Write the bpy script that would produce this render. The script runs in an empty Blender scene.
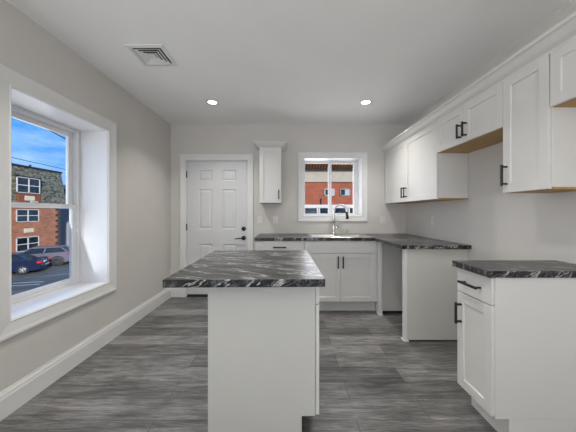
import bpy, bmesh, math, random
from mathutils import Vector, Matrix

SC = bpy.context.scene
COL = SC.collection
PI = math.pi
random.seed(7)

# ------------------------------------------------------------------ camera
H = 1.258                                   # eye height
XL, XR, YB, YF, ZC = -1.745, 1.760, 3.910, -3.20, 2.573
cam_d = bpy.data.cameras.new('camera')
cam = bpy.data.objects.new('camera', cam_d)
COL.objects.link(cam)
cam.location = (0, 0, H)
cam.rotation_euler = (PI / 2, 0, 0)
cam_d.sensor_fit = 'HORIZONTAL'
cam_d.sensor_width = 36
cam_d.lens = 36 * 262 / 576
cam_d.shift_x = 0.5 / 576
cam_d.shift_y = -3.5 / 576
cam_d.clip_start = 0.02
cam_d.clip_end = 400
SC.camera = cam

# ------------------------------------------------------------------ exposure
SC.view_settings.view_transform = 'Standard'
SC.view_settings.look = 'None'
SC.view_settings.exposure = 0.14
SC.view_settings.gamma = 1.0
SC.view_settings.use_curve_mapping = False

# ------------------------------------------------------------------ world
SKY = 0.95
W = bpy.data.worlds.new('sky'); SC.world = W
W.use_nodes = True
nt = W.node_tree; nt.nodes.clear()
out = nt.nodes.new('ShaderNodeOutputWorld'); bg = nt.nodes.new('ShaderNodeBackground')
tc = nt.nodes.new('ShaderNodeTexCoord'); mp = nt.nodes.new('ShaderNodeMapping')
mp.inputs['Scale'].default_value = (2.2, 2.2, 7.0)
nz = nt.nodes.new('ShaderNodeTexNoise'); nz.inputs['Scale'].default_value = 2.3
nz.inputs['Detail'].default_value = 7; nz.inputs['Roughness'].default_value = 0.6
cr = nt.nodes.new('ShaderNodeValToRGB')
cr.color_ramp.elements[0].position = 0.44; cr.color_ramp.elements[0].color = (0.015, 0.30, 0.90, 1)
cr.color_ramp.elements[1].position = 0.74; cr.color_ramp.elements[1].color = (0.42, 0.68, 1.05, 1)
sep = nt.nodes.new('ShaderNodeSeparateXYZ'); mr = nt.nodes.new('ShaderNodeMapRange')
mr.inputs['From Min'].default_value = 0.0; mr.inputs['From Max'].default_value = 0.20
mr.inputs['To Min'].default_value = 0.55; mr.inputs['To Max'].default_value = 0.0
mx = nt.nodes.new('ShaderNodeMix'); mx.data_type = 'RGBA'
mx.inputs['B'].default_value = (0.40, 0.70, 1.05, 1)
nt.links.new(tc.outputs['Generated'], mp.inputs['Vector'])
nt.links.new(mp.outputs['Vector'], nz.inputs['Vector'])
nt.links.new(nz.outputs['Fac'], cr.inputs['Fac'])
nt.links.new(tc.outputs['Generated'], sep.inputs[0])
nt.links.new(sep.outputs['Z'], mr.inputs['Value'])
nt.links.new(mr.outputs['Result'], mx.inputs['Factor'])
nt.links.new(cr.outputs['Color'], mx.inputs['A'])
nt.links.new(mx.outputs['Result'], bg.inputs['Color'])
bg.inputs['Strength'].default_value = SKY
nt.links.new(bg.outputs['Background'], out.inputs['Surface'])

# ------------------------------------------------------------------ sun and big lights
def light(name, kind, loc, rot, power, color=(1, 1, 1), **kw):
    d = bpy.data.lights.new(name, kind); d.energy = power; d.color = color
    for k, v in kw.items(): setattr(d, k, v)
    o = bpy.data.objects.new(name, d); COL.objects.link(o)
    o.location = loc; o.rotation_euler = rot
    return o

sun = light('sun', 'SUN', (0, 0, 20), (0, 0, 0), 4.0, (1.0, 0.95, 0.88), angle=math.radians(2))
sun.rotation_euler = Vector((-0.55, 0.78, -0.30)).to_track_quat('-Z', 'Y').to_euler()
# fill lamps added in two made-up openings behind the camera, aimed upward
light('front_fill', 'AREA', (0.0, YF + 0.02, 1.30), (PI / 2 + math.radians(75), 0, 0), 125, (1.0, 0.97, 0.925),
      shape='RECTANGLE', size=3.0, size_y=2.1)
light('side_room_fill', 'AREA', (XL - 0.03, -1.40, 1.35), (0, -PI / 2 - math.radians(25), 0), 36, (1.0, 0.98, 0.95),
      shape='RECTANGLE', size=1.5, size_y=2.0)
# daylight standing in the two visible windows
light('side_daylight', 'AREA', (XL - 0.36, 2.094, 1.35), (0, -PI / 2 - math.radians(18), 0), 5.2, (0.93, 0.96, 1.0),
      shape='RECTANGLE', size=1.4, size_y=0.85)
light('rear_daylight', 'AREA', (0.68, YB + 0.36, 1.62), (-PI / 2 - math.radians(6), 0, 0), 6, (1.0, 0.98, 0.96),
      shape='RECTANGLE', size=0.8, size_y=0.8)
LAMP = 7.0

# ------------------------------------------------------------------ materials
def new_mat(name):
    m = bpy.data.materials.new(name); m.use_nodes = True
    return m, m.node_tree, m.node_tree.nodes['Principled BSDF']

def N(nt, typ, **inp):
    n = nt.nodes.new(typ)
    for k, v in inp.items(): n.inputs[k].default_value = v
    return n

def ramp(nt, fac, stops):
    r = nt.nodes.new('ShaderNodeValToRGB')
    e = r.color_ramp.elements
    while len(e) < len(stops): e.new(0.5)
    for i, (p, c) in enumerate(stops):
        e[i].position = p
        e[i].color = (*c, 1) if len(c) == 3 else c
    nt.links.new(fac, r.inputs['Fac'])
    return r.outputs['Color']

def mixc(nt, fac, a, b, blend='MIX'):
    m = nt.nodes.new('ShaderNodeMix'); m.data_type = 'RGBA'; m.blend_type = blend
    for key, v in (('Factor', fac), ('A', a), ('B', b)):
        if hasattr(v, 'is_linked') or isinstance(v, bpy.types.NodeSocket): nt.links.new(v, m.inputs[key])
        elif key == 'Factor': m.inputs[key].default_value = v
        else: m.inputs[key].default_value = (*v, 1)
    return m.outputs['Result']

def coords(nt, scale=(1, 1, 1), rot=(0, 0, 0), swap=None, loc=(0, 0, 0)):
    t = nt.nodes.new('ShaderNodeTexCoord')
    v = t.outputs['Object']
    if swap:
        s = nt.nodes.new('ShaderNodeSeparateXYZ'); c = nt.nodes.new('ShaderNodeCombineXYZ')
        nt.links.new(v, s.inputs[0])
        for i, ax in enumerate(swap): nt.links.new(s.outputs[ax], c.inputs[i])
        v = c.outputs[0]
    m = nt.nodes.new('ShaderNodeMapping')
    m.inputs['Scale'].default_value = scale; m.inputs['Rotation'].default_value = rot
    m.inputs['Location'].default_value = loc
    nt.links.new(v, m.inputs['Vector'])
    return m.outputs['Vector']

def bump(nt, b, height, strength=0.1, dist=0.01):
    n = nt.nodes.new('ShaderNodeBump')
    n.inputs['Strength'].default_value = strength; n.inputs['Distance'].default_value = dist
    nt.links.new(height, n.inputs['Height']); nt.links.new(n.outputs['Normal'], b.inputs['Normal'])

def paint(name, col, rough=0.5, var=0.03, scale=14, bmp=0.03, metal=0.0):
    m, nt, b = new_mat(name)
    n = N(nt, 'ShaderNodeTexNoise', Scale=scale, Detail=4.0)
    nt.links.new(coords(nt), n.inputs['Vector'])
    lo = tuple(max(0, c * (1 - var)) for c in col); hi = tuple(c * (1 + var) for c in col)
    nt.links.new(ramp(nt, n.outputs['Fac'], [(0.3, lo), (0.7, hi)]), b.inputs['Base Color'])
    b.inputs['Roughness'].default_value = rough; b.inputs['Metallic'].default_value = metal
    if bmp:
        n2 = N(nt, 'ShaderNodeTexNoise', Scale=scale * 12, Detail=2.0)
        nt.links.new(coords(nt), n2.inputs['Vector'])
        bump(nt, b, n2.outputs['Fac'], bmp, 0.002)
    return m

M = {}
M['wall'] = paint('wall_paint', (0.635, 0.612, 0.580), 0.75, 0.02, 3, 0.06)
M['ceiling'] = paint('ceiling_paint', (0.90, 0.90, 0.893), 0.8, 0.015, 2, 0.06)
M['trim'] = paint('trim_paint', (0.76, 0.76, 0.75), 0.35, 0.015, 6, 0.0)
M['cab'] = paint('cabinet_lacquer', (0.70, 0.69, 0.665), 0.40, 0.012, 5, 0.0)
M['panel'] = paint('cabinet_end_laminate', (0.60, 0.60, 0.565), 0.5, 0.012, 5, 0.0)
M['door'] = paint('door_paint', (0.66, 0.665, 0.675), 0.4, 0.012, 5, 0.02)
M['vinyl'] = paint('white_vinyl', (0.80, 0.80, 0.81), 0.3, 0.01, 8, 0.0)
M['black'] = paint('black_metal', (0.008, 0.008, 0.008), 0.5, 0.1, 40, 0.0)
M['dark'] = paint('dark_rubber', (0.018, 0.018, 0.02), 0.7, 0.1, 30, 0.0)
M['plate'] = paint('white_plastic', (0.70, 0.70, 0.68), 0.3, 0.01, 20, 0.0)
M['steel'] = paint('brushed_steel', (0.68, 0.67, 0.65), 0.22, 0.06, 60, 0.0, 1.0)
M['cream'] = paint('cream_stone', (0.70, 0.60, 0.42), 0.8, 0.15, 8, 0.0)
M['concrete'] = paint('grey_concrete', (0.34, 0.34, 0.36), 0.85, 0.12, 3, 0.1)
M['white_out'] = paint('white_exterior_paint', (0.66, 0.64, 0.60), 0.5, 0.05, 2, 0.0)
M['beige_out'] = paint('beige_fascia', (0.44, 0.39, 0.31), 0.8, 0.08, 2, 0.0)
M['darkpane'] = paint('dark_window_glass', (0.02, 0.025, 0.03), 0.08, 0.8, 0.9, 0.0)
M['curtain'] = paint('pale_blind', (0.42, 0.45, 0.48), 0.7, 0.1, 3, 0.0)

def wood(name, c0, c1, rough=0.5, scale=(2, 30, 30)):
    m, nt, b = new_mat(name)
    n = N(nt, 'ShaderNodeTexNoise', Scale=1.0, Detail=6.0, Distortion=0.6)
    nt.links.new(coords(nt, scale), n.inputs['Vector'])
    nt.links.new(ramp(nt, n.outputs['Fac'], [(0.3, c0), (0.7, c1)]), b.inputs['Base Color'])
    b.inputs['Roughness'].default_value = rough
    return m
M['rawwood'] = wood('raw_plywood', (0.36, 0.20, 0.055), (0.52, 0.31, 0.10))
M['rafter'] = wood('orange_rafter_wood', (0.40, 0.13, 0.02), (0.68, 0.27, 0.06))
M['soffit'] = wood('dark_soffit_wood', (0.05, 0.02, 0.008), (0.10, 0.04, 0.015))

# grey plank floor: boards run across the room
m, nt, b = new_mat('grey_plank_floor')
br = N(nt, 'ShaderNodeTexBrick', Scale=1.0)
br.offset = 0.37; br.offset_frequency = 2
br.inputs['Brick Width'].default_value = 1.22; br.inputs['Row Height'].default_value = 0.182
br.inputs['Mortar Size'].default_value = 0.0016; br.inputs['Mortar Smooth'].default_value = 0.1
br.inputs['Bias'].default_value = 0.0
br.inputs['Color1'].default_value = (0.0, 0.0, 0.0, 1); br.inputs['Color2'].default_value = (1, 1, 1, 1)
br.inputs['Mortar'].default_value = (0.5, 0.5, 0.5, 1)
nt.links.new(coords(nt, loc=(0.35, 0.05, 0)), br.inputs['Vector'])
g1 = N(nt, 'ShaderNodeTexNoise', Scale=1.0, Detail=8.0, Roughness=0.65, Distortion=0.4)
nt.links.new(coords(nt, (3.6, 34, 1)), g1.inputs['Vector'])
g2 = N(nt, 'ShaderNodeTexNoise', Scale=1.0, Detail=4.0, Roughness=0.6, Distortion=0.8)
nt.links.new(coords(nt, (1.7, 9, 1)), g2.inputs['Vector'])
g3 = N(nt, 'ShaderNodeTexNoise', Scale=1.0, Detail=5.0, Roughness=0.7)
nt.links.new(coords(nt, (9, 130, 1)), g3.inputs['Vector'])
grain = mixc(nt, 0.42, g1.outputs['Fac'], g2.outputs['Fac'])
grain = mixc(nt, 0.36, grain, g3.outputs['Fac'])
grain = mixc(nt, 0.09, grain, br.outputs['Color'])
colr = ramp(nt, grain, [(0.38, (0.040, 0.039, 0.0385)), (0.49, (0.132, 0.129, 0.127)), (0.61, (0.33, 0.323, 0.318))])
colr = mixc(nt, br.outputs['Fac'], colr, (0.035, 0.034, 0.033))
nt.links.new(colr, b.inputs['Base Color'])
nt.links.new(ramp(nt, grain, [(0.3, (0.46,) * 3), (0.7, (0.34,) * 3)]), b.inputs['Roughness'])
bump(nt, b, grain, 0.08, 0.003)
M['floor'] = m

# dark grey veined laminate
def marble(name):
    m, nt, b = new_mat(name)
    tcn = nt.nodes.new('ShaderNodeTexCoord')
    d = Vector((0.94, -0.34, 0.0)).normalized()      # vein direction on the flat top
    e1 = d.cross(Vector((0.72, 0.0, 0.69))).normalized(); e2 = d.cross(e1)   # across the vein sheets, and down them
    cmb = nt.nodes.new('ShaderNodeCombineXYZ')
    for i, ax in enumerate((d, e1, e2)):          # streak frame: x runs along the veins
        dp = nt.nodes.new('ShaderNodeVectorMath'); dp.operation = 'DOT_PRODUCT'
        dp.inputs[1].default_value = ax
        nt.links.new(tcn.outputs['Object'], dp.inputs[0]); nt.links.new(dp.outputs['Value'], cmb.inputs[i])
    vec = cmb.outputs[0]
    warp = N(nt, 'ShaderNodeTexNoise', Scale=5.0, Detail=4.0)
    nt.links.new(vec, warp.inputs['Vector'])
    wv = mixc(nt, 0.055, vec, warp.outputs['Color'])
    def veins(scale, st, seed, dist=0.25):
        mp_ = nt.nodes.new('ShaderNodeMapping'); mp_.inputs['Scale'].default_value = st
        mp_.inputs['Location'].default_value = (seed, seed * 1.7, seed * 0.6)
        nt.links.new(wv, mp_.inputs['Vector'])
        n = N(nt, 'ShaderNodeTexNoise', Scale=scale, Detail=5.0, Roughness=0.6, Distortion=dist)
        nt.links.new(mp_.outputs['Vector'], n.inputs['Vector'])
        return n.outputs['Fac']
    base = ramp(nt, veins(7, (1, 6.5, 1.6), 3.1), [(0.40, (0.003, 0.003, 0.0032)), (0.56, (0.012, 0.012, 0.0125)), (0.74, (0.085, 0.085, 0.085))])
    v1 = ramp(nt, veins(1.7, (0.8, 6.0, 1.3), 1.3), [(0.486, (0, 0, 0)), (0.498, (0.85,) * 3), (0.502, (0.85,) * 3), (0.514, (0, 0, 0))])
    v2 = ramp(nt, veins(8, (0.7, 8.0, 1.6), 7.7), [(0.478, (0, 0, 0)), (0.50, (0.55,) * 3), (0.522, (0, 0, 0))])
    c = mixc(nt, v2, base, (0.30, 0.30, 0.295))
    c = mixc(nt, v1, c, (0.50, 0.50, 0.49))
    nt.links.new(c, b.inputs['Base Color'])
    b.inputs['Roughness'].default_value = 0.30
    b.inputs['Specular IOR Level'].default_value = 0.45
    return m
M['counter'] = marble('veined_laminate')

def brickmat(name, swap, c1, c2, mort, bw=0.42, rh=0.14):
    m, nt, b = new_mat(name)
    br = N(nt, 'ShaderNodeTexBrick', Scale=1.0)
    br.inputs['Brick Width'].default_value = bw; br.inputs['Row Height'].default_value = rh
    br.inputs['Mortar Size'].default_value = 0.012
    br.inputs['Color1'].default_value = (*c1, 1); br.inputs['Color2'].default_value = (*c2, 1)
    br.inputs['Mortar'].default_value = (*mort, 1)
    v = coords(nt, swap=swap)
    nt.links.new(v, br.inputs['Vector'])
    n = N(nt, 'ShaderNodeTexNoise', Scale=0.9, Detail=5.0)
    nt.links.new(v, n.inputs['Vector'])
    c = mixc(nt, 0.45, br.outputs['Color'], ramp(nt, n.outputs['Fac'], [(0.3, (0.35,) * 3), (0.7, (1.0,) * 3)]), 'MULTIPLY')
    nt.links.new(c, b.inputs['Base Color']); b.inputs['Roughness'].default_value = 0.85
    return m
M['brick_side'] = brickmat('orange_brick', (1, 2, 0), (0.56, 0.21, 0.10), (0.38, 0.125, 0.06), (0.40, 0.25, 0.17))
M['brick_end'] = brickmat('orange_brick_return', (0, 2, 1), (0.56, 0.21, 0.10), (0.38, 0.125, 0.06), (0.40, 0.25, 0.17))
M['brick_red'] = brickmat('red_brick', (0, 2, 1), (0.46, 0.115, 0.048), (0.36, 0.08, 0.035), (0.33, 0.15, 0.10))
M['quoin'] = paint('dark_brick_quoin', (0.05, 0.04, 0.038), 0.85, 0.2, 4, 0.0)
M['brown_brick'] = paint('brown_brick_dormer', (0.25, 0.07, 0.03), 0.85, 0.2, 3, 0.0)

m, nt, b = new_mat('mottled_roof_shingles')
vo = N(nt, 'ShaderNodeTexVoronoi', Scale=1.0)
v = coords(nt, (2, 3.8, 7.0))
nt.links.new(v, vo.inputs['Vector'])
sx = nt.nodes.new('ShaderNodeSeparateColor'); nt.links.new(vo.outputs['Color'], sx.inputs[0])
nt.links.new(ramp(nt, sx.outputs[0], [(0.0, (0.025, 0.027, 0.022)), (0.4, (0.11, 0.105, 0.072)), (0.75, (0.24, 0.21, 0.14)), (1.0, (0.10, 0.13, 0.125))]), b.inputs['Base Color'])
b.inputs['Roughness'].default_value = 0.9
M['shingle'] = m

m, nt, b = new_mat('asphalt')
n = N(nt, 'ShaderNodeTexNoise', Scale=0.5, Detail=8.0, Roughness=0.7)
nt.links.new(coords(nt), n.inputs['Vector'])
nt.links.new(ramp(nt, n.outputs['Fac'], [(0.3, (0.075, 0.068, 0.058)), (0.7, (0.20, 0.182, 0.155))]), b.inputs['Base Color'])
b.inputs['Roughness'].default_value = 0.9
M['asphalt'] = m

m, nt, b = new_mat('window_glass')
nt.nodes.remove(b)
tr = nt.nodes.new('ShaderNodeBsdfTransparent'); gl = nt.nodes.new('ShaderNodeBsdfGlossy')
gl.inputs['Roughness'].default_value = 0.02
fr = nt.nodes.new('ShaderNodeFresnel'); fr.inputs['IOR'].default_value = 1.12
ms = nt.nodes.new('ShaderNodeMixShader')
nt.links.new(fr.outputs[0], ms.inputs[0]); nt.links.new(tr.outputs[0], ms.inputs[1]); nt.links.new(gl.outputs[0], ms.inputs[2])
nt.links.new(ms.outputs[0], nt.nodes['Material Output'].inputs['Surface'])
M['glass'] = m

m, nt, b = new_mat('lamp_lens')
b.inputs['Emission Color'].default_value = (1.0, 0.98, 0.93, 1); b.inputs['Emission Strength'].default_value = 6
M['lens'] = m

def glossy(name, col, rough=0.2, metal=0.0, coat=0.0):
    m = paint(name, col, rough, 0.05, 3, 0.0, metal)
    m.node_tree.nodes['Principled BSDF'].inputs['Coat Weight'].default_value = coat
    return m
M['blue_car'] = glossy('blue_car_paint', (0.008, 0.016, 0.055), 0.25, 0.2, 0.5)
M['grey_car'] = glossy('lavender_grey_car_paint', (0.16, 0.152, 0.195), 0.3, 0.2, 0.3)
M['car_glass'] = glossy('car_glass', (0.02, 0.028, 0.035), 0.05)
M['car_glass'].node_tree.nodes['Principled BSDF'].inputs['Specular IOR Level'].default_value = 0.2
M['tyre'] = paint('tyre_rubber', (0.02, 0.02, 0.02), 0.8, 0.1, 20, 0.0)
M['rim'] = glossy('alloy_rim', (0.62, 0.64, 0.68), 0.3, 0.6)
M['dark_rim'] = glossy('dark_alloy_rim', (0.08, 0.08, 0.09), 0.3, 0.6)
M['tail'] = glossy('red_tail_lens', (0.70, 0.015, 0.02), 0.15)
M['lampglass'] = glossy('clear_lamp_lens', (0.75, 0.78, 0.80), 0.1)

# ------------------------------------------------------------------ mesh helpers
def box(bm, x0, x1, y0, y1, z0, z1, bev=0.0, seg=1):
    vs = [bm.verts.new((x, y, z)) for x in (x0, x1) for y in (y0, y1) for z in (z0, z1)]
    F = [(0, 1, 3, 2), (4, 6, 7, 5), (0, 4, 5, 1), (2, 3, 7, 6), (0, 2, 6, 4), (1, 5, 7, 3)]
    fs = [bm.faces.new([vs[i] for i in f]) for f in F]
    if bev:
        es = list({e for f in fs for e in f.edges})
        bmesh.ops.bevel(bm, geom=es, offset=bev, segments=seg, profile=0.5, affect='EDGES')

def cyl(bm, c0, c1, r0, r1=None, n=20, caps=True):
    r1 = r0 if r1 is None else r1
    c0, c1 = Vector(c0), Vector(c1)
    a = (c1 - c0).normalized()
    u = a.orthogonal().normalized(); w = a.cross(u)
    A = [bm.verts.new(c0 + (u * math.cos(t) + w * math.sin(t)) * r0) for t in [2 * PI * i / n for i in range(n)]]
    B = [bm.verts.new(c1 + (u * math.cos(t) + w * math.sin(t)) * r1) for t in [2 * PI * i / n for i in range(n)]]
    for i in range(n):
        f = bm.faces.new((A[i], A[(i + 1) % n], B[(i + 1) % n], B[i])); f.smooth = True
    if caps:
        bm.faces.new(A[::-1]); bm.faces.new(B)

def tube(bm, pts, r, n=12):
    pts = [Vector(p) for p in pts]
    rings = []
    u = None
    for i, p in enumerate(pts):
        t = (pts[min(i + 1, len(pts) - 1)] - pts[max(i - 1, 0)]).normalized()
        if u is None: u = t.orthogonal().normalized()
        u = (u - t * u.dot(t)).normalized()
        w = t.cross(u)
        rr = r[i] if isinstance(r, (list, tuple)) else r
        rings.append([bm.verts.new(p + (u * math.cos(2 * PI * k / n) + w * math.sin(2 * PI * k / n)) * rr) for k in range(n)])
    for a, b_ in zip(rings, rings[1:]):
        for k in range(n):
            f = bm.faces.new((a[k], a[(k + 1) % n], b_[(k + 1) % n], b_[k])); f.smooth = True
    bm.faces.new(rings[0][::-1]); bm.faces.new(rings[-1])

def lathe(bm, prof, origin=(0, 0, 0), axis='z', n=32, cap=True):
    rings = []
    ox, oy, oz = origin
    for r, h in prof:
        ring = []
        for k in range(n):
            t = 2 * PI * k / n
            a, c = r * math.cos(t), r * math.sin(t)
            p = {'z': (ox + a, oy + c, oz + h), 'y': (ox + a, oy + h, oz + c), 'x': (ox + h, oy + a, oz + c)}[axis]
            ring.append(bm.verts.new(p))
        rings.append(ring)
    for a, b_ in zip(rings, rings[1:]):
        for k in range(n):
            f = bm.faces.new((a[k], a[(k + 1) % n], b_[(k + 1) % n], b_[k])); f.smooth = True
    if cap:
        bm.faces.new(rings[0][::-1]); bm.faces.new(rings[-1])

def sweep(bm, pts, closed, prof, mp3):
    """profile [(outward, height)] swept with mitres along a flat path; outward is to the right of travel"""
    P = [Vector(p) for p in pts]; n = len(P); rings = []
    for i in range(n):
        def nrm(a, b_):
            d = (b_ - a).normalized(); return Vector((d.y, -d.x))
        if closed or 0 < i < n - 1:
            n1 = nrm(P[i - 1], P[i]); n2 = nrm(P[i], P[(i + 1) % n])
            mdir = (n1 + n2) / (1 + n1.dot(n2))
        else:
            mdir = nrm(P[0], P[1]) if i == 0 else nrm(P[-2], P[-1])
        rings.append([bm.verts.new(mp3(P[i] + mdir * o, h)) for o, h in prof])
    k = len(prof)
    for i in range(n if closed else n - 1):
        a, b_ = rings[i], rings[(i + 1) % n]
        for j in range(k):
            bm.faces.new((a[j], a[(j + 1) % k], b_[(j + 1) % k], b_[j]))
    if not closed:
        bm.faces.new(rings[0][::-1]); bm.faces.new(rings[-1])

def prism(bm, poly, mp3, h0, h1):
    A = [bm.verts.new(mp3(p, h0)) for p in poly]; B = [bm.verts.new(mp3(p, h1)) for p in poly]
    n = len(poly)
    for i in range(n): bm.faces.new((A[i], A[(i + 1) % n], B[(i + 1) % n], B[i]))
    bm.faces.new(A[::-1]); bm.faces.new(B)

def obj(name, bm, mat, parent=None, loc=None, label=None):
    bmesh.ops.recalc_face_normals(bm, faces=bm.faces[:])
    me = bpy.data.meshes.new(name); bm.to_mesh(me); bm.free()
    me.materials.append(M[mat] if isinstance(mat, str) else mat)
    o = bpy.data.objects.new(name, me); COL.objects.link(o)
    if loc: o.location = loc
    if parent: o.parent = parent
    if label: o['label'] = label
    return o

def BM(): return bmesh.new()
def B1(*a, **k):
    bm = BM(); box(bm, *a, **k); return bm

def tag(o, label, cat, group=None, kind=None):
    o['label'] = label; o['category'] = cat
    if group: o['group'] = group
    if kind: o['kind'] = kind
    return o

def thing(name, label, cat, loc=(0, 0, 0), rz=0.0, group=None, kind=None):
    o = bpy.data.objects.new(name, None); COL.objects.link(o)
    o.empty_display_size = 0.1
    o.location = loc; o.rotation_euler = (0, 0, rz)
    return tag(o, label, cat, group, kind)

def struct(name, bm, mat, label, cat):
    return tag(obj(name, bm, mat), label, cat, kind='structure')

def dup(root, loc, label, rz=None):
    r = root.copy(); COL.objects.link(r); r.location = loc
    if rz is not None: r.rotation_euler = (0, 0, rz)
    r['label'] = label
    for ch in list(root.children):
        c = ch.copy(); COL.objects.link(c); c.parent = r
        for g in list(ch.children):
            d = g.copy(); COL.objects.link(d); d.parent = c
    return r

# ------------------------------------------------------------------ room shell
TW = 0.36                                         # wall thickness
WY0, WY1, WZ0, WZ1 = 1.649, 2.539, 0.586, 2.046   # side window, clear opening
BX0, BX1, BZ0, BZ1 = 0.245, 1.105, 1.212, 2.066   # rear window, clear opening
DX0, DX1, DZ1 = -1.503, -0.606, 2.027             # door leaf
LN = 0.014                                        # liner thickness

struct('floor', B1(XL - TW, XR + TW, YF - TW, YB + TW, -0.12, 0), 'floor', 'grey wood-look plank floor with boards running across the kitchen', 'floor')
struct('ceiling', B1(XL - TW, XR + TW, YF - TW, YB + TW, ZC, ZC + 0.15), 'ceiling', 'smooth white ceiling with recessed lights and an air vent', 'ceiling')

bm = BM()
x0, x1 = XL - TW, XL
box(bm, x0, x1, YF - TW, -2.4, 0, ZC); box(bm, x0, x1, -0.4, WY0 - LN, 0, ZC)
box(bm, x0, x1, -2.4, -0.4, 0, 0.6); box(bm, x0, x1, -2.4, -0.4, 2.1, ZC); box(bm, x0, x1, WY1 + LN, YB + TW, 0, ZC)  # opening behind the camera is added to let the side fill in
box(bm, x0, x1, WY0 - LN, WY1 + LN, 0, WZ0 - LN); box(bm, x0, x1, WY0 - LN, WY1 + LN, WZ1 + LN, ZC)
struct('wall_left', bm, 'wall', 'light greige side wall holding the deep double-hung window', 'wall')
bm = BM()
y0, y1 = YB, YB + TW
ja = 0.012
box(bm, XL, DX0 - ja, y0, y1, 0, ZC); box(bm, DX0 - ja, DX1 + ja, y0, y1, DZ1 + ja, ZC)
box(bm, DX1 + ja, BX0 - LN, y0, y1, 0, ZC); box(bm, BX1 + LN, XR, y0, y1, 0, ZC)
box(bm, BX0 - LN, BX1 + LN, y0, y1, 0, BZ0 - LN); box(bm, BX0 - LN, BX1 + LN, y0, y1, BZ1 + LN, ZC)
struct('wall_back', bm, 'wall', 'light greige end wall with the panelled door and the sink window', 'wall')
struct('wall_right', B1(XR, XR + TW, YF - TW, YB + TW, 0, ZC), 'wall', 'light greige wall behind the long row of upper cabinets', 'wall')
bm = BM()
box(bm, XL, -1.55, YF - TW, YF, 0, ZC); box(bm, 1.55, XR, YF - TW, YF, 0, ZC)
box(bm, -1.55, 1.55, YF - TW, YF, 0, 0.2); box(bm, -1.55, 1.55, YF - TW, YF, 2.4, ZC)  # unseen opening added for the front fill lamp
struct('wall_front', bm, 'wall', 'wall with a wide opening added for fill light opposite the kitchen sink', 'wall')

# casing profile: (distance out from the opening, height off the wall)
CAS = [(0.004, 0), (0.004, 0.012), (0.010, 0.016), (0.016, 0.012), (0.030, 0.013), (0.075, 0.018), (0.090, 0.022), (0.104, 0.022), (0.113, 0.014), (0.113, 0)]
def casing(bm, rect, mp3, prof=CAS):
    u0, u1, v0, v1 = rect
    sweep(bm, [(u0, v0), (u0, v1), (u1, v1), (u1, v0)][::-1], True, prof, mp3)

# --- window on the side wall
w1 = thing('window_1', 'deep-set white double-hung window looking onto the brick building and parked cars', 'window', (XL, (WY0 + WY1) / 2, WZ0), kind='structure')
def loc1(x0, x1, y0, y1, z0, z1, **k):
    return (x0 - XL, x1 - XL, y0 - (WY0 + WY1) / 2, y1 - (WY0 + WY1) / 2, z0 - WZ0, z1 - WZ0)
RD = 0.262                                        # reveal depth
xf = XL - RD
bm = BM()
sgn = lambda p, h: (h, p.x - (WY0 + WY1) / 2, p.y - WZ0)
u0, u1, v0, v1 = WY0, WY1, WZ0, WZ1
sweep(bm, [(u0, v0), (u1, v0), (u1, v1), (u0, v1)], True, CAS, sgn)
obj('casing', bm, 'trim', w1)
bm = BM()
box(bm, *loc1(XL - TW + .01, XL, WY0 - LN, WY0, WZ0 - LN, WZ1 + LN)); box(bm, *loc1(XL - TW + .01, XL, WY1, WY1 + LN, WZ0 - LN, WZ1 + LN))
box(bm, *loc1(XL - TW + .01, XL, WY0, WY1, WZ1, WZ1 + LN))
obj('jamb', bm, 'vinyl', w1)
obj('stool', B1(*loc1(XL - TW + .01, XL + .004, WY0, WY1, WZ0 - LN, WZ0)), 'vinyl', w1)
def rectframe(bm, ax, d0, d1, a0, a1, z0, z1, wl, wr, wb, wt, conv, bev=0.003):
    if ax == 'x':
        for s in ((a0, a0 + wl, z0, z1), (a1 - wr, a1, z0, z1), (a0 + wl, a1 - wr, z0, z0 + wb), (a0 + wl, a1 - wr, z1 - wt, z1)):
            box(bm, *conv(d0, d1, s[0], s[1], s[2], s[3]), bev=bev)
    else:
        for s in ((a0, a0 + wl, z0, z1), (a1 - wr, a1, z0, z1), (a0 + wl, a1 - wr, z0, z0 + wb), (a0 + wl, a1 - wr, z1 - wt, z1)):
            box(bm, *conv(s[0], s[1], d0, d1, s[2], s[3]), bev=bev)
bm = BM(); rectframe(bm, 'x', xf - .085, xf, WY0, WY1, WZ0, WZ1, .032, .032, .022, .032, loc1)
obj('window_frame', bm, 'vinyl', w1)
zm = 1.315
# upper sash sits outside the lower one
a0, a1 = WY0 + .032, WY1 - .032
bm = BM(); rectframe(bm, 'x', xf - .075, xf - .045, a0, a1, zm - .018, WZ1 - .032, .050, .050, .036, .040, loc1)
s_up = obj('sash', bm, 'vinyl', w1)
obj('pane', B1(*loc1(xf - .062, xf - .058, a0 + .04, a1 - .04, zm + .016, WZ1 - .07)), 'glass', s_up)
bm = BM(); rectframe(bm, 'x', xf - .042, xf - .012, a0, a1, WZ0 + .022, zm + .020, .050, .050, .036, .038, loc1)
s_lo = obj('sash', bm, 'vinyl', w1)
obj('pane', B1(*loc1(xf - .029, xf - .025, a0 + .04, a1 - .04, WZ0 + .055, zm - .015)), 'glass', s_lo)
bm = BM()
box(bm, *loc1(xf - .03, xf - .008, 2.07, 2.12, zm + .02, zm + .034), bev=.003)
obj('sash_lock', bm, 'vinyl', w1)

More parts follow.
